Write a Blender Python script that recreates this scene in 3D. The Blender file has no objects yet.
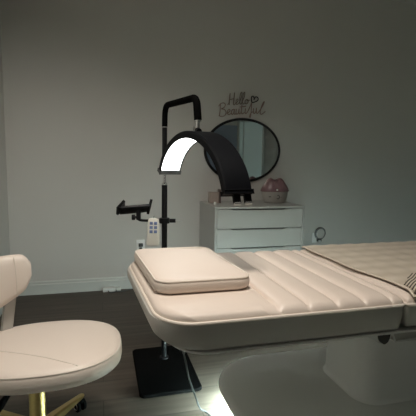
import bpy, bmesh, math, random
from mathutils import Vector, Matrix
from math import sin, cos, pi, radians, sqrt, atan2, hypot

random.seed(7)
S = bpy.context.scene
COL = S.collection

# ------------------------------------------------------------------ camera, world, exposure
HC = 1.2
def make_camera(pitch, yaw, roll, focal_px):
    p, y, r = radians(pitch), radians(yaw), radians(roll)
    fw = Vector((sin(y)*cos(p), cos(y)*cos(p), -sin(p)))
    rt = Vector((cos(y), -sin(y), 0)); up = rt.cross(fw)
    r2 = rt*cos(r) + up*sin(r); u2 = up*cos(r) - rt*sin(r)
    cam = bpy.data.cameras.new('camera'); o = bpy.data.objects.new('camera', cam); COL.objects.link(o)
    cam.sensor_width = 36; cam.sensor_fit = 'HORIZONTAL'; cam.lens = 36*focal_px/416; cam.clip_start = .02
    m = Matrix((r2, u2, -fw)).transposed().to_4x4(); m.translation = (0, 0, HC)
    o.matrix_world = m
    S.camera = o
make_camera(6.4, 15, .86, 400)

W = bpy.data.worlds.new('world'); S.world = W; W.use_nodes = True
W.node_tree.nodes['Background'].inputs[0].default_value = (.6, .7, .75, 1)
W.node_tree.nodes['Background'].inputs[1].default_value = .02
S.view_settings.view_transform = 'Standard'; S.view_settings.look = 'None'
S.view_settings.gamma = 1; S.view_settings.use_curve_mapping = False
S.view_settings.exposure = 0.0
LED_STRENGTH = 5
LED_COLOR = (.97, 1, .97)
WINDOW_STRENGTH = .062
FILL_SPOT_POWER = 184
FILL_SPOT_COLOR = (1, .93, .84)
RIM_GLOW = 490
RIM_COLOR = (.72, .98, .97)

# unseen warm ceiling spot, added to lift the bed, chair and walls
dl = bpy.data.lights.new('fill_spot', 'SPOT'); dl.energy = FILL_SPOT_POWER; dl.color = FILL_SPOT_COLOR
dl.spot_size = radians(142); dl.spot_blend = .75; dl.shadow_soft_size = .26
dlo = bpy.data.objects.new('fill_spot', dl); COL.objects.link(dlo); dlo.location = (.20, 1.15, 2.88)
dlo.rotation_euler = Vector((-.60, .40, -2.66)).to_track_quat('-Z', 'Y').to_euler()

# ------------------------------------------------------------------ materials
def mat(name, color, rough=.5, metal=0, spec=.5, emit=None, strength=0, noise=None, bump=None, coat=0, sheen=0):
    m = bpy.data.materials.new(name); m.use_nodes = True
    nt = m.node_tree; b = nt.nodes['Principled BSDF']
    b.inputs['Base Color'].default_value = (*color, 1); b.inputs['Roughness'].default_value = rough
    b.inputs['Metallic'].default_value = metal; b.inputs['Specular IOR Level'].default_value = spec
    b.inputs['Coat Weight'].default_value = coat
    b.inputs['Sheen Weight'].default_value = sheen
    if emit:
        b.inputs['Emission Color'].default_value = (*emit, 1); b.inputs['Emission Strength'].default_value = strength
    tc = nt.nodes.new('ShaderNodeTexCoord')
    if noise:                                   # (scale, amount): faint mottling
        n = nt.nodes.new('ShaderNodeTexNoise'); n.inputs['Scale'].default_value = noise[0]; n.inputs['Detail'].default_value = 4
        nt.links.new(tc.outputs['Object'], n.inputs['Vector'])
        mx = nt.nodes.new('ShaderNodeMix'); mx.data_type = 'RGBA'
        a = noise[1]
        mx.inputs[6].default_value = (*[c*(1-a) for c in color], 1); mx.inputs[7].default_value = (*[min(1, c*(1+a)) for c in color], 1)
        nt.links.new(n.outputs['Fac'], mx.inputs[0]); nt.links.new(mx.outputs[2], b.inputs['Base Color'])
    if bump:                                    # (scale, strength, distance)
        n = nt.nodes.new('ShaderNodeTexNoise'); n.inputs['Scale'].default_value = bump[0]; n.inputs['Detail'].default_value = 3
        nt.links.new(tc.outputs['Object'], n.inputs['Vector'])
        bp = nt.nodes.new('ShaderNodeBump'); bp.inputs['Strength'].default_value = bump[1]; bp.inputs['Distance'].default_value = bump[2]
        nt.links.new(n.outputs['Fac'], bp.inputs['Height']); nt.links.new(bp.outputs['Normal'], b.inputs['Normal'])
    return m

M = {}
M['wall'] = mat('painted_wall', (.62, .61, .58), .75, noise=(1.3, .03), bump=(60, .08, .002))
M['ceiling'] = mat('painted_ceiling', (.6, .59, .55), .8, noise=(2, .02))
M['trim'] = mat('white_trim', (.54, .55, .52), .45, noise=(6, .02))
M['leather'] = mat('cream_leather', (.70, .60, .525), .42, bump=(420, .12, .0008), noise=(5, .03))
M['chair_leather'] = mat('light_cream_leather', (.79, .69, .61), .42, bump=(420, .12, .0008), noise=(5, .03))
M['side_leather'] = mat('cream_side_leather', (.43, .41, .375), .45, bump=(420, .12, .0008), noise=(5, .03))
M['piping'] = mat('cream_piping', (.74, .66, .58), .4, noise=(30, .03))
M['plastic'] = mat('white_plastic', (.71, .715, .69), .32, noise=(4, .02))
M['outlet'] = mat('bright_white_plastic', (.90, .91, .90), .3, noise=(10, .02))
M['pedestal'] = mat('white_gloss_plastic', (.88, .885, .86), .3, noise=(4, .02))
M['white_metal'] = mat('white_coated_metal', (.66, .66, .64), .35, noise=(10, .02))
M['cabinet'] = mat('white_lacquer', (.48, .485, .465), .35, noise=(4, .02))
M['black'] = mat('black_coated_metal', (.006, .006, .007), .4, spec=.25, noise=(20, .2))
M['rubber'] = mat('black_rubber', (.003, .003, .003), .8, spec=.02, bump=(90, .2, .002))
M['lamp_shell'] = mat('dark_lamp_shell', (.003, .0035, .005), .55, spec=.12, noise=(12, .1))
M['chrome'] = mat('chrome', (.7, .7, .7), .18, 1, noise=(15, .05))
M['gold'] = mat('gold_metal', (.50, .37, .15), .33, 1, noise=(15, .06))
M['mirror'] = mat('mirror_glass', (.86, .9, .9), .015, 1)
M['bronze'] = mat('bronze_wire', (.22, .18, .15), .5, .4, noise=(30, .15))
M['rose'] = mat('rose_wire', (.30, .21, .18), .5, .4, noise=(30, .15))
M['lip_pink'] = mat('shaded_mauve_plastic', (.20, .115, .125), .3, noise=(20, .05))  # mauve darkened for the shade over the dresser top
M['lip_base'] = mat('shaded_pale_plastic', (.38, .36, .33), .3, noise=(20, .04))  # pale base darkened for the same dresser-top shade
M['dark_mark'] = mat('dark_grey_plastic', (.05, .05, .05), .4, noise=(20, .1))
M['grip_shade'] = mat('shaded_grip_lacquer', (.14, .145, .14), .5, noise=(10, .05))  # cabinet lacquer with the shade of the grip cut-outs put in
M['remote'] = mat('ivory_plastic', (.62, .60, .53), .4, noise=(15, .04))
M['button'] = mat('blue_grey_button', (.13, .17, .30), .4, noise=(40, .1))
M['jar'] = mat('rose_beige_ceramic', (.40, .33, .29), .4, noise=(20, .06))
M['jar_dark'] = mat('brown_ceramic', (.12, .085, .075), .4, noise=(20, .1))
M['cable'] = mat('grey_cable', (.03, .03, .03), .6, spec=.2, noise=(30, .1))
M['dark_gap'] = mat('dark_brown_rubber', (.03, .027, .024), .6, noise=(20, .2))
M['led'] = mat('led_diffuser', (.9, .9, .9), .4, emit=LED_COLOR, strength=LED_STRENGTH)
M['led'].node_tree.nodes['Principled BSDF'].inputs['Base Color'].default_value = (.8, .8, .8, 1)
M['rim_glow'] = mat('rim_glow_strip', (.8, .8, .8), .5, emit=RIM_COLOR, strength=RIM_GLOW)
M['door'] = mat('slate_blue_door', (.30, .36, .46), .35, noise=(3, .05))
M['blind'] = mat('daylit_blind', (.6, .65, .62), .7, emit=(.70, .95, .88), strength=WINDOW_STRENGTH)

def floor_material():
    m = bpy.data.materials.new('brown_wood_planks'); m.use_nodes = True
    nt = m.node_tree; b = nt.nodes['Principled BSDF']; L = nt.links
    tc = nt.nodes.new('ShaderNodeTexCoord')
    br = nt.nodes.new('ShaderNodeTexBrick'); br.offset = .37
    br.inputs['Scale'].default_value = 1; br.inputs['Brick Width'].default_value = 1.25; br.inputs['Row Height'].default_value = .185
    br.inputs['Mortar Size'].default_value = .0018; br.inputs['Mortar Smooth'].default_value = .2
    br.inputs['Color1'].default_value = (.066, .053, .042, 1); br.inputs['Color2'].default_value = (.092, .074, .06, 1)
    br.inputs['Mortar'].default_value = (.03, .024, .02, 1)
    L.new(tc.outputs['Object'], br.inputs['Vector'])
    mp = nt.nodes.new('ShaderNodeMapping'); mp.inputs['Scale'].default_value = (1.6, 26, 1)
    L.new(tc.outputs['Object'], mp.inputs['Vector'])
    n = nt.nodes.new('ShaderNodeTexNoise'); n.inputs['Scale'].default_value = 1.4; n.inputs['Detail'].default_value = 7
    L.new(mp.outputs['Vector'], n.inputs['Vector'])
    mx = nt.nodes.new('ShaderNodeMix'); mx.data_type = 'RGBA'; mx.blend_type = 'MULTIPLY'; mx.inputs[0].default_value = .75
    rp = nt.nodes.new('ShaderNodeValToRGB'); rp.color_ramp.elements[0].position = .3; rp.color_ramp.elements[0].color = (.55, .53, .5, 1)
    rp.color_ramp.elements[1].position = .72; rp.color_ramp.elements[1].color = (1.15, 1.15, 1.15, 1)
    L.new(n.outputs['Fac'], rp.inputs[0]); L.new(br.outputs['Color'], mx.inputs[6]); L.new(rp.outputs[0], mx.inputs[7])
    L.new(mx.outputs[2], b.inputs['Base Color'])
    b.inputs['Roughness'].default_value = .45; b.inputs['Specular IOR Level'].default_value = .22
    bp = nt.nodes.new('ShaderNodeBump'); bp.inputs['Strength'].default_value = .25; bp.inputs['Distance'].default_value = .002
    L.new(n.outputs['Fac'], bp.inputs['Height']); L.new(bp.outputs['Normal'], b.inputs['Normal'])
    return m
M['floor'] = floor_material()

def blanket_material():
    """beige knit with soft bands across, and a dark ribbed border at its near side"""
    m = bpy.data.materials.new('beige_knit'); m.use_nodes = True
    nt = m.node_tree; b = nt.nodes['Principled BSDF']; L = nt.links
    tc = nt.nodes.new('ShaderNodeTexCoord')
    w = nt.nodes.new('ShaderNodeTexWave'); w.bands_direction = 'Y'; w.inputs['Scale'].default_value = 3.2; w.inputs['Distortion'].default_value = .6
    L.new(tc.outputs['Object'], w.inputs['Vector'])
    mx = nt.nodes.new('ShaderNodeMix'); mx.data_type = 'RGBA'
    mx.inputs[6].default_value = (.47, .405, .315, 1); mx.inputs[7].default_value = (.56, .49, .40, 1)
    L.new(w.outputs['Fac'], mx.inputs[0]); L.new(mx.outputs[2], b.inputs['Base Color'])
    b.inputs['Roughness'].default_value = .9; b.inputs['Sheen Weight'].default_value = .2
    n = nt.nodes.new('ShaderNodeTexNoise'); n.inputs['Scale'].default_value = 160
    L.new(tc.outputs['Object'], n.inputs['Vector'])
    bp = nt.nodes.new('ShaderNodeBump'); bp.inputs['Strength'].default_value = .35; bp.inputs['Distance'].default_value = .002
    L.new(n.outputs['Fac'], bp.inputs['Height']); L.new(bp.outputs['Normal'], b.inputs['Normal'])
    return m
M['blanket'] = blanket_material()
M['rib_dark'] = mat('dark_brown_yarn', (.07, .055, .042), .9, noise=(80, .2))
M['rib_light'] = mat('light_beige_yarn', (.58, .51, .42), .9, noise=(80, .06))

# ------------------------------------------------------------------ mesh helpers
ORG = {}
def obj(name, bm, m, parent=None, smooth=True, angle=40):
    me = bpy.data.meshes.new(name)
    bmesh.ops.recalc_face_normals(bm, faces=bm.faces[:])
    bm.to_mesh(me); bm.free()
    o = bpy.data.objects.new(name, me); COL.objects.link(o)
    me.materials.append(m)
    if parent is not None:
        org = ORG[parent]
        me.transform(Matrix.Translation(-org)); o.parent = parent; ORG[o] = org
    else:
        # origin at the base centre of the mesh
        xs = [v.co for v in me.vertices]
        c = Vector(((min(v.x for v in xs)+max(v.x for v in xs))/2, (min(v.y for v in xs)+max(v.y for v in xs))/2, min(v.z for v in xs)))
        me.transform(Matrix.Translation(-c)); o.location = c; ORG[o] = c
    if smooth:
        for p in me.polygons: p.use_smooth = True
        me.set_sharp_from_angle(angle=radians(angle))
    return o
def thing(name, label, cat, loc, group=None):
    o = bpy.data.objects.new(name, None); COL.objects.link(o); o.location = loc; o.empty_display_size = .1
    o['label'] = label; o['category'] = cat
    if group: o['group'] = group
    ORG[o] = Vector(loc)
    return o
def tag(o, label, cat, group=None):
    o['label'] = label; o['category'] = cat
    if group: o['group'] = group
    return o
def struct(name, bm, m, parent=None, smooth=False):
    o = obj(name, bm, m, parent, smooth)
    if parent is None: o['kind'] = 'structure'
    return o

def add_box(bm, x0, x1, y0, y1, z0, z1, bev=0, seg=2):
    r = bmesh.ops.create_cube(bm, size=1)
    vs = r['verts']
    for v in vs:
        v.co = Vector((x0+(v.co.x+.5)*(x1-x0), y0+(v.co.y+.5)*(y1-y0), z0+(v.co.z+.5)*(z1-z0)))
    if bev:
        es = list({e for v in vs for e in v.link_edges})
        bmesh.ops.bevel(bm, geom=es, offset=bev, segments=seg, profile=.5, affect='EDGES')
    return bm
def box(*a, **k): return add_box(bmesh.new(), *a, **k)

def obox(bm, c, ax, ay, az, bev=0, seg=2):
    """box with centre c and half-axis vectors"""
    r = bmesh.ops.create_cube(bm, size=2); vs = r['verts']
    c, ax, ay, az = Vector(c), Vector(ax), Vector(ay), Vector(az)
    for v in vs:
        q = v.co.copy(); v.co = c + ax*q.x + ay*q.y + az*q.z
    if bev:
        es = list({e for v in vs for e in v.link_edges})
        bmesh.ops.bevel(bm, geom=es, offset=bev, segments=seg, profile=.5, affect='EDGES')
    return bm

def smooth_path(pts, n=6, closed=False):
    P = [Vector(p) for p in pts]; out = []
    N = len(P)
    for i in range(N if closed else N-1):
        if closed: a, b, c, d = P[(i-1) % N], P[i], P[(i+1) % N], P[(i+2) % N]
        else: a, b, c, d = P[max(i-1, 0)], P[i], P[i+1], P[min(i+2, N-1)]
        for k in range(n):
            t = k/n
            out.append(.5*((2*b) + (c-a)*t + (2*a-5*b+4*c-d)*t*t + (3*b-a-3*c+d)*t**3))
    if not closed: out.append(P[-1])
    return out
def add_tube(bm, pts, r, seg=10, closed=False, radii=None):
    P = [Vector(p) for p in pts]; N = len(P); rings = []
    prev = None
    for i in range(N):
        if closed: t = P[(i+1) % N]-P[i-1]
        else: t = P[min(i+1, N-1)]-P[max(i-1, 0)]
        t.normalize()
        if prev is None:
            a = Vector((0, 0, 1)) if abs(t.z) < .9 else Vector((1, 0, 0))
            u = t.cross(a).normalized()
        else:
            u = (prev - t*prev.dot(t)).normalized()
        prev = u; v = t.cross(u)
        rr = radii[i] if radii else r
        rings.append([bm.verts.new(P[i] + (u*cos(2*pi*k/seg) + v*sin(2*pi*k/seg))*rr) for k in range(seg)])
    for i in range(N if closed else N-1):
        a, b = rings[i], rings[(i+1) % N]
        for k in range(seg):
            bm.faces.new((a[k], a[(k+1) % seg], b[(k+1) % seg], b[k]))
    if not closed:
        bm.faces.new(rings[0][::-1]); bm.faces.new(rings[-1])
    return bm
def tube(*a, **k): return add_tube(bmesh.new(), *a, **k)
def add_lathe(bm, c, prof, seg=32, axis='Z', sx=1, sy=1):
    """prof: list of (r, h) from bottom to top; r = 0 closes"""
    c = Vector(c); rings = []
    for r, h in prof:
        ring = []
        for k in range(1 if r <= 1e-6 else seg):
            a = 2*pi*k/seg
            p = (r*cos(a)*sx, r*sin(a)*sy, h)
            if axis == 'Y': p = (p[0], p[2], p[1])
            if axis == 'X': p = (p[2], p[0], p[1])
            ring.append(bm.verts.new(c+Vector(p)))
        rings.append(ring)
    for a, b in zip(rings, rings[1:]):
        for k in range(seg):
            i, j = k, (k+1) % seg
            if len(a) == 1 and len(b) == 1: continue
            if len(a) == 1: bm.faces.new((a[0], b[j], b[i]))
            elif len(b) == 1: bm.faces.new((a[i], a[j], b[0]))
            else: bm.faces.new((a[i], a[j], b[j], b[i]))
    for ring in (rings[0], rings[-1]):
        if len(ring) > 2: bm.faces.new(ring)
    return bm
def lathe(*a, **k): return add_lathe(bmesh.new(), *a, **k)
def rrect(x0, x1, y0, y1, r, n=8):
    """rounded rectangle, r = one radius or four (x0y0, x1y0, x1y1, x0y1)"""
    if not isinstance(r, (list, tuple)): r = (r,)*4
    out = []
    for (cx, cy, sx, sy, a0, rr) in ((x0, y0, 1, 1, pi, r[0]), (x1, y0, -1, 1, 1.5*pi, r[1]), (x1, y1, -1, -1, 0, r[2]), (x0, y1, 1, -1, .5*pi, r[3])):
        ox, oy = cx+sx*rr, cy+sy*rr
        for k in range(n+1):
            a = a0 + .5*pi*k/n
            out.append((ox+rr*cos(a), oy+rr*sin(a)))
    return out
def add_loft(bm, fn, levels):
    """fn(inset) -> outline; levels (inset, z)"""
    rings = [[bm.verts.new((x, y, z)) for x, y in fn(i)] for i, z in levels]
    n = len(rings[0])
    for a, b in zip(rings, rings[1:]):
        for k in range(n): bm.faces.new((a[k], a[(k+1) % n], b[(k+1) % n], b[k]))
    bm.faces.new(rings[0][::-1]); bm.faces.new(rings[-1])
    return bm
def loft_rrect(x0, x1, y0, y1, r, levels, n=8):
    rr = r if isinstance(r, (list, tuple)) else (r,)*4
    fn = lambda i: rrect(x0+i, x1-i, y0+i, y1-i, [max(.002, q-i) for q in rr], n)
    return add_loft(bmesh.new(), fn, levels)
def add_prism(bm, poly, axis, a, b):
    """extrude a 2-D polygon; axis 'Y': poly is (x, z) between y=a and y=b; 'X': (y, z)"""
    mk = {'Y': lambda p, q: (p[0], q, p[1]), 'X': lambda p, q: (q, p[0], p[1]), 'Z': lambda p, q: (p[0], p[1], q)}[axis]
    A = [bm.verts.new(mk(p, a)) for p in poly]; B = [bm.verts.new(mk(p, b)) for p in poly]
    n = len(poly)
    for k in range(n): bm.faces.new((A[k], A[(k+1) % n], B[(k+1) % n], B[k]))
    bm.faces.new(A[::-1]); bm.faces.new(B)
    return bm
def prism(*a): return add_prism(bmesh.new(), *a)

# ------------------------------------------------------------------ the room
XL, XR, YB, YF, ZC = -.783, 4.2, 3.78, -1.7, 2.92
struct('floor', box(XL-.1, XR+.1, YF-.1, YB+.1, -.1, 0), M['floor'])
struct('ceiling', box(XL-.1, XR+.1, YF-.1, YB+.1, ZC, ZC+.1), M['ceiling'])
struct('wall_back', box(XL-.1, XR+.1, YB, YB+.1, 0, ZC), M['wall'])
struct('wall_left', box(XL-.1, XL, YF, YB, 0, ZC), M['wall'])
struct('wall_right', box(XR, XR+.1, YF, YB, 0, ZC), M['wall'])
# rear wall with a window opening
WX0, WX1, WZ0, WZ1 = 3.22, 3.84, .35, 2.2
bm = box(XL-.1, WX0, YF-.1, YF, 0, ZC); add_box(bm, WX1, XR+.1, YF-.1, YF, 0, ZC)
add_box(bm, WX0, WX1, YF-.1, YF, 0, WZ0); add_box(bm, WX0, WX1, YF-.1, YF, WZ1, ZC)
struct('wall_rear', bm, M['wall'])
w = struct('window_1', box(WX0, WX1, YF-.09, YF-.07, WZ0, WZ1), M['blind'])
bm = bmesh.new()
for a in ((WX0-.06, WX0, WZ0-.06, WZ1+.06), (WX1, WX1+.06, WZ0-.06, WZ1+.06), (WX0, WX1, WZ0-.06, WZ0), (WX0, WX1, WZ1, WZ1+.06)):
    add_box(bm, a[0], a[1], YF, YF+.025, a[2], a[3], .004)
add_box(bm, WX0+.12, WX0+.14, YF-.07, YF-.04, WZ0, WZ1)
struct('window_frame', bm, M['trim'], w)
struct('fill_spot_ring', tube([(.20+.17*cos(2*pi*k/32), 1.15+.17*sin(2*pi*k/32), ZC-.008) for k in range(32)], .008, 8, True), M['white_metal'], smooth=True)  # ring added on the ceiling around the unseen spot
d_ = struct('door_1', box(2.3, 3.15, YF, YF+.04, .002, 2.1, .003), M['door'])
struct('door_handle', tube([(2.39, YF+.041, 1.0), (2.39, YF+.085, 1.0), (2.395, YF+.09, 1.0), (2.51, YF+.09, 1.0)], .009, 8), M['chrome'], d_, True)
def skirting(name, poly, axis, a, b):
    struct(name, prism(poly, axis, a, b), M['trim'])
H = .118
bx = [(YB, 0), (YB-.016, 0), (YB-.016, H-.03), (YB-.011, H-.022), (YB-.011, H-.008), (YB-.006, H), (YB, H)]
skirting('baseboard_back', bx, 'X', XL+.016, XR-.016)
skirting('baseboard_left', [(XL, 0), (XL+.016, 0), (XL+.016, H-.03), (XL+.011, H-.022), (XL+.011, H-.008), (XL+.006, H), (XL, H)], 'Y', YF, YB)
skirting('baseboard_right', [(XR, 0), (XR-.016, 0), (XR-.016, H-.03), (XR-.006, H), (XR, H)], 'Y', YF, YB)

# ------------------------------------------------------------------ treatment bed
BX0, BXM, BX1, BY0, BY1 = .11, .98, 1.95, 1.075, 1.855
bed = thing('treatment_bed', 'cream leather treatment bed with channel-quilted top on a white pedestal', 'bed', (1.2, 1.46, 0))
def seam_depth(x):
    """height of the quilted channels; flat at the head"""
    s0, sp = .523, .1015
    if x < s0-.05: return .014
    t = (x-s0)/sp
    if t < 0: f = (-t*sp)/.05; return .014*sqrt(max(0, 1-(1-f)**2))
    f = t % 1
    return .021*(1-(2*f-1)**4)**.55 if 0 < f < 1 else 0
def cushion(x0, x1, y0, y1, r, z, nx, ny):
    bm = bmesh.new(); rows = []
    def bounds(y):
        d = min(y-y0, y1-y)
        il = r[0]-sqrt(max(0, r[0]**2-(r[0]-d)**2)) if d < r[0] else 0
        ir = r[1]-sqrt(max(0, r[1]**2-(r[1]-d)**2)) if d < r[1] else 0
        return x0+il, x1-ir
    for j in range(ny+1):
        v = j/ny
        y = y0 + (y1-y0)*(.5-.5*cos(pi*v))*.35 + (y1-y0)*v*.65
        a, b = bounds(y)
        row = []
        for i in range(nx+1):
            u = i/nx
            u = .15*(.5-.5*cos(pi*u)) + .85*u
            x = a+(b-a)*u
            d = min(x-a, b-x, y-y0, y1-y)
            e = min(1, max(0, d)/.035); edge = sqrt(max(0, 1-(1-e)**2))
            e2 = min(1, max(0, min(y-y0, y1-y))/.09)
            h = seam_depth(x)*(.25+.75*sqrt(max(0, 1-(1-e2)**2)))
            h = (.010 + h)*edge if x > .473 else (.010+.014)*edge
            row.append(bm.verts.new((x, y, z+h)))
        rows.append(row)
    for ra, rb in zip(rows, rows[1:]):
        for i in range(nx): bm.faces.new((ra[i], ra[i+1], rb[i+1], rb[i]))
    # skirt and underside
    loop = rows[0] + [r_[-1] for r_ in rows[1:]] + rows[-1][-2::-1] + [r_[0] for r_ in rows[-2:0:-1]]
    low = [bm.verts.new((v.co.x, v.co.y, z-.01)) for v in loop]
    n = len(loop)
    for k in range(n): bm.faces.new((loop[k], loop[(k+1) % n], low[(k+1) % n], low[k]))
    bm.faces.new(low)
    return bm
ZT, BXC = .742, .112
def aslant(x, y): return x + (1.855-y)*.062*max(0, 1-max(0, x-.1)/.4)
def slant(bm):
    for v in bm.verts: v.co.x = aslant(v.co.x, v.co.y)
    return bm
HR = (.125, .02, .02, .125)
obj('head_cushion', slant(cushion(BXC, BXM-.004, BY0+.002, BY1-.002, (.125, .012), ZT, 220, 84)), M['leather'], bed)
obj('leg_cushion', cushion(BXM+.004, BX1, BY0, BY1, (.012, .06), ZT, 240, 84), M['leather'], bed)
head_levels = [(.150, .022, .646), (.134, .012, .652), (.112, .006, .672), (.096, .001, .705), (.095, 0, .722), (.098, 0, .735), (.105, .003, .737)]
def head_panel():
    bm = bmesh.new(); rs = []
    for x0, i, z in head_levels:
        rs.append([bm.verts.new((x, y, z)) for x, y in rrect(x0, BXM-.003-i*.3, BY0+i, BY1-i, (.135, .02, .02, .135), 10)])
    n = len(rs[0])
    for a, b in zip(rs, rs[1:]):
        for k in range(n): bm.faces.new((a[k], a[(k+1) % n], b[(k+1) % n], b[k]))
    bm.faces.new(rs[0][::-1]); bm.faces.new(rs[-1])
    return bm
side_levels = [(.03, .652), (.016, .656), (.008, .668), (.003, .70), (0, .727), (.002, .731)]
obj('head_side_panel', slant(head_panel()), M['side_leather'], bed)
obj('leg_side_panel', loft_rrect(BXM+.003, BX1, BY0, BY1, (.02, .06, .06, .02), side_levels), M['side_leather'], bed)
pip = [(aslant(x, y), y, ZT-.003) for x, y in rrect(BXC-.002, BXM-.004, BY0, BY1, HR)]
obj('piping', tube(pip, .0055, 8, True), M['piping'], bed)
pip = [(x, y, ZT-.003) for x, y in rrect(BXM+.005, BX1+.002, BY0-.002, BY1+.002, (.02, .06, .06, .02))]
obj('piping', tube(pip, .0055, 8, True), M['piping'], bed)
obj('underside_trim', loft_rrect(.20, BX1-.02, BY0+.009, BY1-.009, .12, [(.01, .636), (0, .638), (0, .644), (.01, .6455)]), M['white_metal'], bed)
# hinge below the joint of the two sections
hb = obj('hinge_bracket', prism([(.835, .640), (.952, .640), (.948, .620), (.936, .606), (.918, .599), (.900, .602), (.885, .613)], 'Y', 1.10, 1.16), M['white_metal'], bed, False)
obj('hinge_cap', prism([(.914+.021*cos(a), .636+.033*sin(a)) for a in [pi+pi*k/14 for k in range(15)]], 'Y', 1.088, 1.0995), M['dark_gap'], hb)
lf = prism([(.948, .640), (1.85, .640), (1.85, .604), (.962, .604)], 'Y', 1.10, 1.14)
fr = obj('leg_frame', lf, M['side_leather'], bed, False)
bm = bmesh.new()
fp = [(.948, 1.098, .640), (.964, 1.098, .604), (1.85, 1.098, .604)]
add_tube(bm, fp, .0045, 8)
obj('frame_edge', bm, M['white_metal'], fr)
# pedestal and floor base
PX0, PX1, PY0, PY1 = 1.045, 1.74, 1.345, 1.70
ped_levels = [(-.012, .2005), (-.006, .204), (-.001, .212), (0, .23), (.004, .45), (.01, .6355)]
obj('pedestal', loft_rrect(PX0, PX1, PY0, PY1, .085, ped_levels, 10), M['pedestal'], bed)
base_levels = [(.10, .0), (.098, .088), (.048, .091), (.046, .10), (.097, .104), (.096, .150), (.03, .163), (.008, .168), (0, .178), (.002, .188), (.010, .196), (.03, .1995), (.06, .2)]
obj('base', loft_rrect(.506, 2.15, 1.03, 1.885, (.45, .30, .30, .27), base_levels, 16), M['plastic'], bed)
def ring_strip(levels):
    bm = bmesh.new()
    rs = [[bm.verts.new((x, y, z)) for x, y in rrect(.506+i, 2.15-i, 1.03+i, 1.885-i, [max(.05, q-i) for q in (.45, .30, .30, .27)], 16)] for i, z in levels]
    n = len(rs[0])
    for a, b in zip(rs, rs[1:]+rs[:1]):
        for k in range(n): bm.faces.new((a[k], a[(k+1) % n], b[(k+1) % n], b[k]))
    return bm
obj('light_strip', ring_strip([(.052, .0895), (.052, .0880), (.090, .0860), (.090, .0875)]), M['rim_glow'], bed)

# head pillow, lies on the bed
def pillow():
    bm = bmesh.new()
    X0, X1, Y0, Y1 = .131, .472, 1.255, 1.785
    prof = [(.022, .7672), (.008, .7695), (.001, .777), (0, .785), (0, .797), (.003, .806), (.010, .8125), (.022, .8155), (.05, .817), (.09, .8175), (.14, .8175)]
    fn = lambda i: rrect(X0+i, X1-i, Y0+i, Y1-i, [max(.012, .055-i*.3)]*4, 8)
    add_loft(bm, fn, prof)
    for v in bm.verts:                                   # soft neck dip along the right end, slightly tapered to the far side
        t = (v.co.y-Y0)/(Y1-Y0)
        v.co.x += .068*(Y1-v.co.y)
        if v.co.z > .79: v.co.z -= .006*math.exp(-((v.co.x-.41)/.05)**2)*max(0, t)
    return bm
pl = thing('head_pillow', 'flat cream leather pillow at the head end of the treatment bed', 'pillow', (.31, 1.51, .7672))
obj('cushion', pillow(), M['leather'], pl)
ring = [(x, y, .8105) for x, y in rrect(.1365, .4665, 1.2605, 1.7795, .05, 8)]
ring = [(x+.068*(1.785-y), y, z) for x, y, z in ring]
obj('piping', tube(ring, .003, 6, True), M['piping'], pl)

# blanket over the leg end
def blanket():
    bm = bmesh.new(); nx, ny = 90, 60
    top, bot = [], []
    for j in range(ny+1):
        y = 1.072 + (BY1-.012-1.072)*j/ny
        ra, rb = [], []
        for i in range(nx+1):
            x0 = 1.0 + .012*sin(y*7) + .006*sin(y*17)
            if y < 1.2: x0 += .02*(1.2-y)/.13*0
            x = x0 + (1.90-x0)*i/nx
            e = min(1, max(0, (y-BY0+.004))/.035); edge = sqrt(max(0, 1-(1-e)**2))
            e3 = min(1, max(0, BY1-y)/.035); edge *= sqrt(max(0, 1-(1-e3)**2))
            h = ZT + .003 + (.0325*edge) + .0016*(1+sin(x*2*pi/.1015 - 3.4*pi*2 + 1.2))*edge + .0004*(1+sin(y*23+x*5))
            ra.append(bm.verts.new((x, y, h+.0065))); rb.append(bm.verts.new((x, y, h+.0015)))
        top.append(ra); bot.append(rb)
    for j in range(ny):
        for i in range(nx):
            bm.faces.new((top[j][i], top[j][i+1], top[j+1][i+1], top[j+1][i]))
            bm.faces.new((bot[j][i], bot[j+1][i], bot[j+1][i+1], bot[j][i+1]))
        for i in (0, nx): bm.faces.new((top[j][i], top[j+1][i], bot[j+1][i], bot[j][i]))
    for i in range(nx):
        for j in (0, ny): bm.faces.new((top[j][i], top[j][i+1], bot[j][i+1], bot[j][i]))
    return bm
bl = thing('blanket', 'beige knitted blanket spread over the foot end of the treatment bed', 'blanket', (1.45, 1.46, .76))
obj('knit_cloth', blanket(), M['blanket'], bl)
def rib_panel(off, wd):
    """diagonal ribs of the border, raised a little off the cloth"""
    bm = bmesh.new()
    for k in range(-10, 44):
        x0 = 1.022+(k*.0185+off)*.95
        pts = []
        for q in range(25):
            t = q/24
            y = 1.073+.175*t; x = x0 + .2375*t
            if x > 1.86 or x < 1.004+.012*sin(y*7)+.006*sin(y*17) or y > 1.12+.9*(x-1.0): continue
            e = min(1, max(0, (y-BY0+.004))/.035); edge = sqrt(max(0, 1-(1-e)**2))
            pts.append((x, y, ZT+.003+(.0325*edge)+.0016*(1+sin(x*2*pi/.1015 - 3.4*pi*2 + 1.2))*edge+.0072))
        if len(pts) > 2: add_tube(bm, pts, wd, 6)
    return bm
obj('dark_ribs', rib_panel(0, .0042), M['rib_dark'], bl)
obj('light_ribs', rib_panel(.00925, .0046), M['rib_light'], bl)
bm = bmesh.new()
add_tube(bm, smooth_path([(1.0+.012*sin(y*7)+.006*sin(y*17), y, ZT+.0285*min(1, sqrt(max(0, 1-(1-min(1, max(0, (min(y-BY0+.004, BY1-y))/.035)))**2)))+.0105) for y in [1.074+.0285*k for k in range(28)]], 2), .0042, 8)
obj('hem', bm, M['rib_light'], bl)

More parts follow.
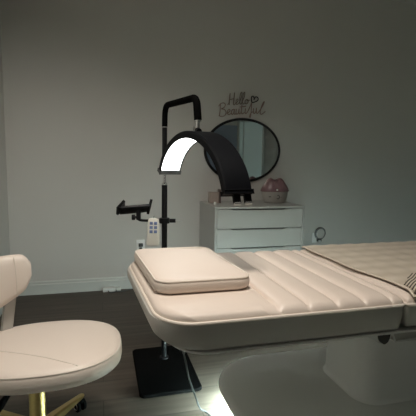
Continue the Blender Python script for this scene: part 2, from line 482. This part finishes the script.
# ------------------------------------------------------------------ dresser
DX0, DX1, DY0, DY1, DZ = .924, 1.762, 3.22, 3.757, .832
dr = thing('dresser', 'white dresser with four recessed-grip drawers against the back wall', 'dresser', ((DX0+DX1)/2, (DY0+DY1)/2, 0))
obj('top_panel', box(DX0-.002, DX1+.002, DY0-.004, DY1, DZ-.018, DZ, .002), M['cabinet'], dr, False)
obj('side_panel', box(DX0, DX0+.018, DY0, DY1, 0, DZ-.0185, .0015), M['cabinet'], dr, False)
obj('side_panel', box(DX1-.018, DX1, DY0, DY1, 0, DZ-.0185, .0015), M['cabinet'], dr, False)
obj('carcass', box(DX0+.0185, DX1-.0185, DY0+.06, DY1, .0, DZ-.019), M['cabinet'], dr, False)
obj('plinth', box(DX0+.019, DX1-.019, DY0+.012, DY0+.055, 0, .139), M['cabinet'], dr, False)
dh = .167
for k in range(4):
    z1 = DZ-.022-dh*(3-k)-(.004 if k < 3 else 0); z0 = DZ-.022-dh*(4-k)
    a, b = DX0+.021, DX1-.021
    nd = .010
    poly = [(a, z0), (b, z0), (b, z1), (b-.150, z1), (b-.178, z1-nd), (a+.148, z1-nd), (a+.120, z1), (a, z1)]
    d = obj('drawer', prism(poly, 'Y', DY0+.001, DY0+.02), M['cabinet'], dr, False)
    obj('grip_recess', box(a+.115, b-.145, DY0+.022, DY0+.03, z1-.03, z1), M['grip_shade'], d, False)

# things on the dresser
lp = thing('lip_diffuser', 'mauve pink lip-shaped diffuser on a pale rounded base on the dresser', 'diffuser', (1.60, 3.52, DZ))
def ell_ring(bm, cz, rx, ry, n=40, dy=0):
    return [bm.verts.new((1.60+rx*cos(2*pi*k/n), 3.52+dy+ry*sin(2*pi*k/n), cz)) for k in range(n)]
def stack(levels, cap=True, warp=None):
    bm = bmesh.new(); rs = [ell_ring(bm, *l) for l in levels]; n = 40
    for a, b in zip(rs, rs[1:]):
        for k in range(n): bm.faces.new((a[k], a[(k+1) % n], b[(k+1) % n], b[k]))
    bm.faces.new(rs[0][::-1]); bm.faces.new(rs[-1])
    if warp:
        for v in bm.verts: warp(v)
    return bm
body = obj('bowl_base', stack([(DZ+.0005, .095, .062), (DZ+.004, .102, .066), (DZ+.03, .117, .074), (DZ+.07, .128, .08), (DZ+.105, .132, .082), (DZ+.11, .130, .08)]), M['lip_base'], lp)
def cleft(v):
    t = (v.co.z-(DZ+.112))/.125
    if t > .35:
        d = v.co.x-1.60
        v.co.z -= .030*math.exp(-(d/.028)**2)*(t-.35)/.65 + .012*(abs(d)/.1)**2*t
obj('lip_lid', stack([(DZ+.1105, .140, .086), (DZ+.118, .143, .088), (DZ+.15, .128, .080), (DZ+.19, .107, .068), (DZ+.22, .086, .055), (DZ+.236, .070, .040), (DZ+.242, .05, .024), (DZ+.243, .025, .01)], warp=cleft), M['lip_pink'], lp)
obj('control_dial', tube([(1.598+.017*cos(a), 3.4405, DZ+.062+.017*sin(a)) for a in [-2.2+4.2*k/16 for k in range(17)]], .0035, 6), M['dark_mark'], body)
obj('button', box(1.515, 1.537, 3.452, 3.464, DZ+.060, DZ+.067, .002), M['dark_mark'], body)
obj('button', box(1.628, 1.636, 3.444, 3.45, DZ+.055, DZ+.063, .002), M['dark_mark'], body)
obj('highlight_bead', lathe((1.583, 3.428, DZ+.128), [(0, -.008), (.009, -.006), (.009, .008), (0, .011)], 12), mat('highlight_white', (.85, .85, .82), .15), body)  # white bead stands in for a bright highlight on the lid

jr = thing('candle_jar', 'small rose-beige jar at the left end of the dresser top', 'jar', (1.0, 3.58, DZ))
obj('body', loft_rrect(.945+.02, 1.058, 3.53, 3.62, .02, [(.004, DZ+.0005), (0, DZ+.005), (0, DZ+.098), (.004, DZ+.102)]), M['jar'], jr)
obj('label_strip', loft_rrect(1.0585, 1.072, 3.535, 3.615, .004, [(.001, DZ+.0005), (0, DZ+.003), (0, DZ+.125), (.001, DZ+.128)]), M['jar_dark'], jr)
kn = lathe((.975, 3.40, DZ+.0005), [(.010, 0), (.013, .004), (.014, .016), (.010, .026), (0, .029)], 16)
tag(obj('cosmetic_cap', kn, mat('glossy_white', (.8, .8, .76), .1)), 'tiny glossy white cap at the left front edge of the dresser top', 'cap')

# ------------------------------------------------------------------ mirror on the back wall
mc = Vector((1.356, 3.745, 1.328)); ma, mb = .380, .297
mr = thing('wall_mirror', 'oval wall mirror with a thin black frame above the dresser', 'mirror', mc)
obj('mirror_glass', prism([(mc.x+ma*cos(2*pi*k/96), mc.z+mb*sin(2*pi*k/96)) for k in range(96)], 'Y', 3.757, 3.766), M['mirror'], mr, False)
obj('frame', tube([(mc.x+(ma+.006)*cos(2*pi*k/96), 3.762, mc.z+(mb+.006)*sin(2*pi*k/96)) for k in range(96)], .0135, 10, True), M['black'], mr)

# ------------------------------------------------------------------ wall lettering
def script(strokes, r):
    """strokes in letter units: origin at the left end of the baseline of the lower word"""
    bm = bmesh.new()
    for s in strokes:
        p = [(1.098+u*.01035, YB-.009, 1.646+v*.0105) for u, v in s]
        add_tube(bm, smooth_path(p, 5) if len(p) > 2 else p, r, 6)
    return bm
lt = thing('wall_lettering', 'bronze wire script reading Hello Beautiful above the oval mirror', 'wall sign', (1.35, YB-.009, 1.7))
hello = [
 [(9, 11), (10.2, 13), (10.8, 19), (11.2, 21.5), (11, 16), (10.6, 11)],
 [(10.6, 15.6), (13, 16.4), (15.3, 17)],
 [(15.6, 22.5), (15.2, 18), (14.8, 12.5), (15.3, 11.3), (16.5, 12.4)],
 [(16.5, 12.6), (18.4, 14.3), (19.2, 16), (18.3, 16.8), (17.2, 15), (17.3, 12.6), (18.6, 12), (20.4, 13.6)],
 [(20.4, 13.6), (22.4, 18.5), (23, 22.4), (22, 22.8), (21, 19.5), (20.9, 14), (21.7, 12.3), (23.3, 14)],
 [(23.3, 14), (25.2, 18.8), (25.8, 22.6), (24.9, 23), (23.9, 19.5), (23.7, 14.2), (24.6, 12.6), (26.2, 14)],
 [(27.8, 17), (26.4, 16), (26.2, 13.8), (27.4, 12.8), (29, 14), (29.2, 16), (28, 17), (28.5, 16), (31, 16.5)]]
obj('word', script(hello, .0042), M['bronze'], lt)
beaut = [
 [(2, 11.2), (1.8, 6), (1.3, 1)],
 [(.4, 9.5), (2.4, 12), (5.5, 12.6), (6.8, 11), (5.6, 8.6), (3, 7.2), (5.8, 6.8), (7.6, 4.6), (6.6, 1.6), (3.4, .2), (.6, 1.2)],
 [(7.8, 3.4), (10, 4.2), (11.4, 6), (10.6, 7.2), (9.2, 5.8), (9.2, 3.2), (10.6, 2.2), (12.6, 3.6)],
 [(15.6, 7.4), (13.8, 7), (12.8, 4.4), (13.6, 2.6), (15, 4), (15.8, 7.4), (15.6, 4), (16.4, 2.8), (17.6, 4.2)],
 [(17.6, 7.8), (17.4, 4.4), (18.2, 3), (19.8, 4.4), (20.4, 8), (20.3, 4.6), (21.2, 3.4), (22.4, 5)],
 [(23.2, 12.4), (22.8, 7), (23, 4.2), (24, 3.6), (25.6, 5)],
 [(20.8, 9.6), (23, 10), (26.5, 10.6)],
 [(26.8, 8.6), (26.4, 5.4), (27.2, 4), (28.8, 5.4)],
 [(26.9, 10.4), (27.2, 11)],
 [(28.8, 5.4), (31, 10), (33, 14.6)], [(33, 14.6), (32.6, 9), (32.4, 4), (31.8, .6), (31, 1.6), (32.6, 5), (34.6, 6)],
 [(34.9, 9.2), (34.7, 6), (35.6, 4.4), (37.2, 6), (38, 9.8), (37.8, 6), (38.8, 4.6), (40.4, 6.4)],
 [(40.4, 6.4), (43.6, 11), (45.6, 15), (45.2, 15.8), (43.4, 12.4), (41.8, 7), (42, 4.4), (43.6, 4.2), (47, 7)]]
obj('word', script(beaut, .0042), M['rose'], lt)
heart = [[(33, 14.6), (32.4, 17.5), (32.8, 19.8), (34.4, 20), (35.4, 18.2), (36.8, 19.8), (38.8, 19.2), (39.2, 17.2), (37, 15.4), (33, 14.2)],
         [(35.4, 18.2), (35, 16.8)]]
obj('heart', script(heart, .0052), M['black'], lt)

# ------------------------------------------------------------------ half-moon lamp
lamp = thing('arch_floor_lamp', 'black floor stand with half-moon LED arch lamp over the bed head', 'floor lamp', (.346, 2.3, 0))
obj('base_plate', loft_rrect(.175, .505, 1.93, 2.46, .03, [(.004, .0005), (0, .004), (0, .016), (.004, .02)]), M['rubber'], lamp)
PX, PY = .354, 2.3
obj('lower_pole', lathe((PX, PY, .0205), [(.026, 0), (.026, .010), (.017, .014), (.0165, 1.05)], 24), M['black'], lamp)
obj('pole_collar', lathe((PX, PY, 1.0706), [(.016, 0), (.016, .008), (.009, .014)], 24), M['chrome'], lamp)
obj('inner_rod', lathe((PX, PY, 1.085), [(.007, 0), (.007, .05)], 16), M['chrome'], lamp)
obj('upper_pole', lathe((PX, PY, 1.135), [(.0140, 0), (.0145, .004), (.0145, .262)], 24), M['black'], lamp)
obj('joint_ring', lathe((PX, PY, 1.3972), [(.0153, 0), (.0153, .005)], 24), M['chrome'], lamp)
AX, AY = .424, 1.835                                     # where the arm hangs
path = [(PX, PY, 1.4025), (PX, PY, 1.47)]
def corner(p, q, r_, n=7):
    """rounded corner between directions p->c->q"""
    c = Vector(p[1]); a = (Vector(p[0])-c).normalized(); b = (Vector(q)-c).normalized()
    s, e = c+a*r_, c+b*r_
    return [tuple(s.lerp(c, t).lerp(c.lerp(e, t), t)) for t in [k/n for k in range(n+1)]]
c1, c2 = (PX+.002, PY, 1.520), (AX+.006, AY, 1.500)
path = [(PX, PY, 1.4025)] + corner(((PX, PY, 1.40), c1), c2, .06) + corner((c1, c2), (AX+.013, AY, 1.38), .045) + [(AX+.013, AY, 1.398)]
obj('bent_arm', tube(path, .0165, 16, radii=[.0160+.0022*k/len(path) for k in range(len(path))]), M['rubber'], lamp)
obj('arm_connector', tube([(AX+.013, AY, 1.3975), (AX+.013, AY, 1.391), (AX+.0125, AY, 1.3905), (AX+.0115, AY, 1.352)], .011, 14, radii=[.0165, .0165, .010, .010]), M['chrome'], lamp)
# the arch
E0, E1 = Vector((.368, 2.20, 1.157)), Vector((.500, 1.45, 1.095))
d = (E1-E0).normalized(); wv = Vector((.985, .17, 0)); wv = (wv-d*wv.dot(d)).normalized(); uv = wv.cross(d).normalized()
if uv.z < 0: uv = -uv
half, rise = (E1-E0).length/2, .196
R, am = .35, radians(74)          # R: nominal radius, offsets r-R are measured along the normal
MC = (E0+E1)/2
EA, EB = half/sin(am), rise/(1-cos(am))
def frame_at(a):
    t = (d*(EA*cos(a)) - uv*(EB*sin(a))).normalized()
    return t, wv.cross(t) if wv.cross(t).dot(d*sin(a)+uv*cos(a)) > 0 else t.cross(wv)
def AP(a, r, w):
    n = frame_at(a)[1]
    return MC + d*(EA*sin(a)) + uv*(EB*(cos(a)-cos(am))) + n*(r-R) + wv*w
def sweep(prof, a0, a1, n):
    bm = bmesh.new(); rings = [[bm.verts.new(AP(a0+(a1-a0)*i/n, r, w)) for w, r in prof] for i in range(n+1)]
    k = len(prof)
    for a, b in zip(rings, rings[1:]):
        for i in range(k): bm.faces.new((a[i], a[(i+1) % k], b[(i+1) % k], b[i]))
    bm.faces.new(rings[0][::-1]); bm.faces.new(rings[-1])
    return bm
hw = .059
sh = obj('arch_shell', sweep([(-hw, R-.010), (-hw, R+.017), (-hw+.006, R+.023), (hw-.006, R+.023), (hw, R+.017), (hw, R-.010), (hw-.006, R-.010), (hw-.006, R-.0015), (-hw+.006, R-.0015), (-hw+.006, R-.010)], -am, am, 48), M['lamp_shell'], lamp, angle=35)
obj('led_panel', sweep([(-hw+.0065, R-.0075), (-hw+.0065, R-.002), (hw-.0065, R-.002), (hw-.0065, R-.0075)], -am+.02, am-.02, 48), M['led'], lamp)
def endcap(a, sgn):
    t, n = frame_at(a); t = t*sgn
    return AP(a, R+.006, 0), t, n
c, t, n = endcap(-am, -1)
obj('end_cap', obox(bmesh.new(), c+t*.0085, wv*(hw+.001), n*.019, t*.008, .003), mat('grey_end_cap', (.06, .06, .06), .4, noise=(20, .1)), lamp)
c, t, n = endcap(am, 1)
obj('end_cap', obox(bmesh.new(), c+t*.0075, wv*(hw+.001), n*.019, t*.007, .003), M['lamp_shell'], lamp)
for w0 in (-.008, .04):
    pr = obj('prong', obox(bmesh.new(), c+t*.032+wv*w0+n*.002, wv*.0115, n*.006, t*.0165, .003), M['black'], lamp)
    obj('prong_tip', obox(bmesh.new(), c+t*.052+wv*w0+n*.002, wv*.011, n*.006, t*.0033, .002), M['white_metal'], pr)
c0 = AP(0, R+.0235, 0)
obj('arch_mount', tube([(AX+.0115, AY, 1.3515), c0], .013, 14), M['black'], lamp)
obj('mount_screw', tube([c0+wv*-.03, c0+wv*-.03+uv*.02], .005, 8), M['chrome'], lamp)
# clamp with phone cradle on the pole
ck = obj('clamp', lathe((PX, PY, .846), [(.0172, 0), (.030, .002), (.031, .008), (.031, .026), (.030, .032), (.0172, .034)], 20), M['black'], lamp)
bm = tube([(PX+.031, PY-.01, .863), (PX+.062, PY-.02, .864)], .012, 12)
obj('clamp_knob', bm, M['black'], ck)
obj('clamp_lever', tube([(PX+.0625, PY-.02, .864), (PX+.098, PY-.032, .862)], .0042, 8), M['white_metal'], ck)
HY = 2.25
ph = obj('phone_holder', obox(bmesh.new(), (.180, HY, .938), Vector((.082, 0, .006)), Vector((0, .034, -.022)), Vector((-.001, .004, .006)), .003), M['black'], lamp)
obj('grip_arm', obox(bmesh.new(), (.102, HY, .948), Vector((.018, 0, .020)), Vector((0, .034, -.022)), Vector((.004, 0, -.003)), .002), M['black'], ph)
obj('grip_arm', obox(bmesh.new(), (.262, HY, .950), Vector((.006, 0, .022)), Vector((0, .034, -.022)), Vector((.005, 0, -.001)), .002), M['black'], ph)
obj('support_stem', tube([(.200, HY, .934), (.200, HY, .878)], .013, 12), M['black'], ph)
obj('support_arm', tube(smooth_path([(.200, HY, .882), (.215, HY+.005, .874), (.29, HY+.03, .866), (PX-.0315, PY, .862)], 5), .0075, 10), M['black'], ph)
obj('tilt_knob', lathe((.176, HY-.002, .893), [(0, -.014), (.013, -.014), (.016, -.010), (.016, .004), (.008, .006), (.008, .012)], 16, 'X'), M['black'], ph)

# remote hanging from the clamp arm
rm = thing('remote_control', 'ivory remote control with six blue-grey buttons hanging beside the lamp pole', 'remote control', (.275, 2.215, .735))
rx, ry = Vector((1, -.15, -.02)).normalized(), Vector((-.17, .10, 1)).normalized()
rz = rx.cross(ry).normalized(); ry = rz.cross(rx).normalized()
if rz.y > 0: rz = -rz
rc = Vector((.278, 2.212, .812))
bm = bmesh.new()
rings = []
outl = lambda i: rrect(-.034+i, .034-i, -.078+i, .078-i, [max(.004, .016-i)]*4, 6)
for i, z in [(.004, -.010), (.001, -.007), (0, 0), (.002, .007), (.006, .009)]:
    rings.append([bm.verts.new(rc+rx*(x*(1-.12*(y/.075)))+ry*y+rz*z) for x, y in outl(i)])
k_ = len(rings[0])
for a, b in zip(rings, rings[1:]):
    for k in range(k_): bm.faces.new((a[k], a[(k+1) % k_], b[(k+1) % k_], b[k]))
bm.faces.new(rings[0]); bm.faces.new(rings[-1])
rb = obj('casing', bm, M['remote'], rm)
for j in range(3):
    for i in range(2):
        c = rc + rx*(-.012+.024*i) + ry*(.050-.0235*j) + rz*.0102
        obj('button', obox(bmesh.new(), c, rx*.0088, ry*.0082, rz*.0014, .0008), M['button'], rb)
obj('hook', tube(smooth_path([rc+ry*.073-rz*.008, rc+ry*.085-rz*.02, Vector((.29, 2.265, .895)), Vector((.29, 2.285, .888))], 5), .0025, 8), M['chrome'], rb)

# ------------------------------------------------------------------ stool with backrest
SC = Vector((-.235, 1.635, 0))
st = thing('rolling_chair', 'cream leather low-back rolling chair on a gold star base', 'chair', SC)
def seat_outline(i):
    out = []
    for k in range(72):
        a = 2*pi*k/72
        e = 2.5
        rx_, ry_ = .295-i, .252-i
        c_, s_ = cos(a), sin(a)
        q = (abs(c_)**e+abs(s_)**e)**(-1/e)
        x, y = rx_*c_*q, ry_*s_*q
        out.append((SC.x+.015+x, SC.y+.034+y))
    return out
ZS = .385
obj('seat', add_loft(bmesh.new(), seat_outline, [(.035, ZS+.002), (.012, ZS+.004), (.003, ZS+.014), (0, ZS+.03), (.001, ZS+.055), (.006, ZS+.068), (.016, ZS+.076), (.035, ZS+.081), (.08, ZS+.084), (.16, ZS+.085)]), M['chair_leather'], st)
sp = seat_outline(.0065)
obj('piping', tube([(x, y, ZS+.0675) for x, y in sp], .0032, 6, True), M['piping'], st)
sm = smooth_path([(SC.x-.25, SC.y+.02, ZS+.0835), (SC.x-.15, SC.y-.015, ZS+.0848), (SC.x-.004, SC.y-.09, ZS+.0845), (SC.x+.087, SC.y-.15, ZS+.0832), (SC.x+.145, SC.y-.185, ZS+.0770)], 8)
obj('seat_seam', tube(sm, .0026, 6), M['piping'], st)
# backrest: a wrapped band, curved around the left of the seat
def backrest(t0, t1):
    bm = bmesh.new(); n = 40; prof_n = 20; rings = []
    for i in range(n+1):
        s = i/n; th = radians(108 + 104*s)                 # from the far wing round to the near wing
        e = abs(2*s-1)
        hh = .115*(1-.42*e**2.2)*(1-.55*max(0, (e-.86)/.14)**2)
        zc = .672 + .050*e**1.6
        rr = .285 + .012*(1-e)
        c_ = Vector((SC.x+.02+rr*cos(th)*1.03, SC.y+rr*sin(th)*.86, zc))
        nrm = Vector((cos(th), sin(th), 0))
        tk = .030*(1-.5*max(0, (e-.8)/.2)**2)
        ring = []
        for k in range(prof_n):
            a = 2*pi*k/prof_n
            q = (abs(cos(a))**3+abs(sin(a))**3)**(-1/3)
            ring.append(bm.verts.new(c_ + nrm*(tk*cos(a)*q) + Vector((0, 0, hh*sin(a)*q)) + nrm*(.12*hh*sin(a)*q)))
        rings.append(ring)
    for a, b in zip(rings, rings[1:]):
        for k in range(prof_n): bm.faces.new((a[k], a[(k+1) % prof_n], b[(k+1) % prof_n], b[k]))
    bm.faces.new(rings[0][::-1]); bm.faces.new(rings[-1])
    return bm
bk = obj('backrest', backrest(0, 1), M['chair_leather'], st)
for th_d in (122, 140, 160, 180, 198):
    s = (th_d-108)/104; th = radians(th_d); e = abs(2*s-1)
    hh = .115*(1-.42*e**2.2)*.93; zc = .672+.05*e**1.6; rr = .285+.012*(1-e)-.0305
    pts = []
    for k in range(9):
        z = -1+2*k/8
        nr = Vector((cos(th), sin(th), 0))
        dd = .004*abs(z)**3
        pts.append(Vector((SC.x+.02+(.285+.012*(1-e))*cos(th)*1.03, SC.y+(.285+.012*(1-e))*sin(th)*.86, zc+hh*z)) - nr*(.0295-dd*2) + nr*(.12*hh*z))
    obj('back_seam', tube(pts, .0022, 6), M['piping'], bk)
obj('back_bracket', tube(smooth_path([(SC.x-.17, SC.y+.03, .377), (SC.x-.33, SC.y+.05, .39), (SC.x-.345, SC.y+.05, .47), (SC.x-.31, SC.y+.03, .60)], 6), .014, 10), M['white_metal'], st)
obj('side_bracket', obox(bmesh.new(), (SC.x-.165, SC.y+.215, .53), Vector((.010, .006, .08)), Vector((.018, .012, -.004)), Vector((.004, -.006, 0)), .003), M['side_leather'], st)
# gold column and five-star base
obj('column', lathe((SC.x-.025, SC.y, .06), [(.034, 0), (.038, .01), (.038, .09), (.036, .10), (.032, .105), (.031, .30), (.06, .312), (.06, .3255)], 28), M['gold'], st)
obj('height_lever', tube([(SC.x-.05, SC.y-.02, .378), (-.325, 1.575, .372), (-.340, 1.572, .335), (-.353, 1.560, .318), (-.372, 1.520, .300), (-.395, 1.47, .285)], .006, 10, radii=[.005, .005, .006, .011, .015, .012]), M['rubber'], st)
for k in range(5):
    th = radians(60+72*k); u = Vector((cos(th), sin(th), 0)); v = Vector((-sin(th), cos(th), 0)); c0 = SC+Vector((-.025, 0, 0))
    bm = bmesh.new(); rings = []
    for t, w_, zt, zb in ((.036, .024, .135, .085), (.12, .021, .122, .088), (.22, .018, .104, .082), (.30, .015, .090, .076), (.318, .010, .086, .078)):
        p = c0+u*t
        rings.append([bm.verts.new(p+v*a*w_+Vector((0, 0, z))) for a, z in ((-1, zb), (1, zb), (1, zt-.006), (.6, zt), (-.6, zt), (-1, zt-.006))])
    for a, b in zip(rings, rings[1:]):
        for i in range(6): bm.faces.new((a[i], a[(i+1) % 6], b[(i+1) % 6], b[i]))
    bm.faces.new(rings[0][::-1]); bm.faces.new(rings[-1])
    leg = obj('base_leg', bm, M['gold'], st, angle=30)
    p = c0+u*.305
    cs = bmesh.new()
    al = th+1.1+.9*k; cu = Vector((cos(al), sin(al), 0)); cv = Vector((-sin(al), cos(al), 0))
    for sgn in (-1, 1):
        pts = [p+cu*.014+cv*sgn*(.006+.017*q)+Vector((0, 0, .029)) for q in (0, .15, .85, 1)]
        add_tube(cs, pts, .028, 20, radii=[.024, .0285, .0285, .024])
    add_tube(cs, [p+Vector((0, 0, .045)), p+Vector((0, 0, .0755))], .008, 10)
    w_ = obj('caster', cs, M['rubber'], leg)
    for sgn in (-1, 1):
        q = p+cu*.014+cv*sgn*.0232+Vector((0, 0, .029))
        bm = tube([q+cu*.017*cos(a)+Vector((0, 0, .017*sin(a))) for a in [2*pi*j/20 for j in range(20)]], .0028, 6, True)
        obj('wheel_rim', bm, M['chrome'], leg)

# ------------------------------------------------------------------ outlets, cords
ol = thing('wall_outlet', 'white wall outlet with a dark plug, left of the lamp pole', 'outlet', (.353, YB, .41))
obj('cover_plate', box(.314, .394, YB-.008, YB-.0002, .355, .468, .003), M['outlet'], ol, False)
pg = obj('plug', box(.334, .374, YB-.036, YB-.0085, .405, .436, .005), M['dark_mark'], ol)
obj('plug', box(.340, .368, YB-.030, YB-.0085, .372, .394, .004), M['dark_mark'], ol)
obj('plug_cord', tube(smooth_path([(.354, YB-.036, .42), (.354, YB-.05, .40), (.36, YB-.03, .30), (.35, YB-.02, .2), (.345, YB-.026, .125)], 6), .0035, 8), M['dark_mark'], pg)

cc = thing('wall_outlet', 'white wall outlet with a coiled cord, right of the dresser', 'outlet', (2.21, YB, .43))
obj('cover_plate', box(2.168, 2.225, YB-.008, YB-.0002, .372, .478, .003), M['outlet'], cc, False)
bm = bmesh.new()
for j, (r_, dx, dz) in enumerate(((.062, 0, 0), (.054, .004, -.003), (.058, -.002, .004))):
    add_tube(bm, [(2.252+dx+r_*cos(2*pi*k/32), YB-.014-.007*j, .472+dz+r_*1.05*sin(2*pi*k/32)) for k in range(32)], .0042, 6, True)
obj('coiled_cord', bm, mat('mid_grey_cord', (.16, .17, .17), .4, noise=(30, .1)), cc)
obj('plug', box(2.215, 2.262, YB-.04, YB-.0085, .385, .418, .005), M['dark_mark'], cc)
obj('plug_tip', lathe((2.232, YB-.046, .395), [(0, -.012), (.012, -.007), (.012, .007), (0, .012)], 12), M['outlet'], cc)

ps = thing('power_strip', 'white power strip lying on the floor by the back wall', 'power strip', (.075, 3.72, 0))
obj('strip_body', box(.0, .115, 3.70, 3.755, .0005, .036, .006), M['white_metal'], ps)
obj('adapter', box(.125, .165, 3.715, 3.755, .0005, .028, .006), M['white_metal'], ps)
obj('cord', tube(smooth_path([(.05, 3.70, .012), (.06, 3.675, .006), (.10, 3.68, .006), (.15, 3.69, .006), (.20, 3.70, .006), (.25, 3.72, .006)], 6), .0045, 8), M['dark_mark'], ps)

# cable dropping from the bed to the floor
cb = thing('bed_cable', 'grey cable with a plug hanging from the bed head down to the floor', 'cable', (.38, 1.75, 0))
cp = smooth_path([(.352, 1.7, .335), (.362, 1.705, .295), (.38, 1.715, .21), (.41, 1.72, .12), (.435, 1.715, .05), (.468, 1.74, .0135), (.498, 1.68, .006), (.535, 1.57, .006), (.56, 1.45, .006)], 8)
obj('cord', tube(cp, .0045, 8), M['cable'], cb)
obj('connector', tube([(.352, 1.7, .338), (.348, 1.698, .362), (.336, 1.690, .42), (.33, 1.69, .5), (.33, 1.69, .634)], .009, 10, radii=[.006, .0105, .0105, .0055, .0055]), M['cable'], cb)
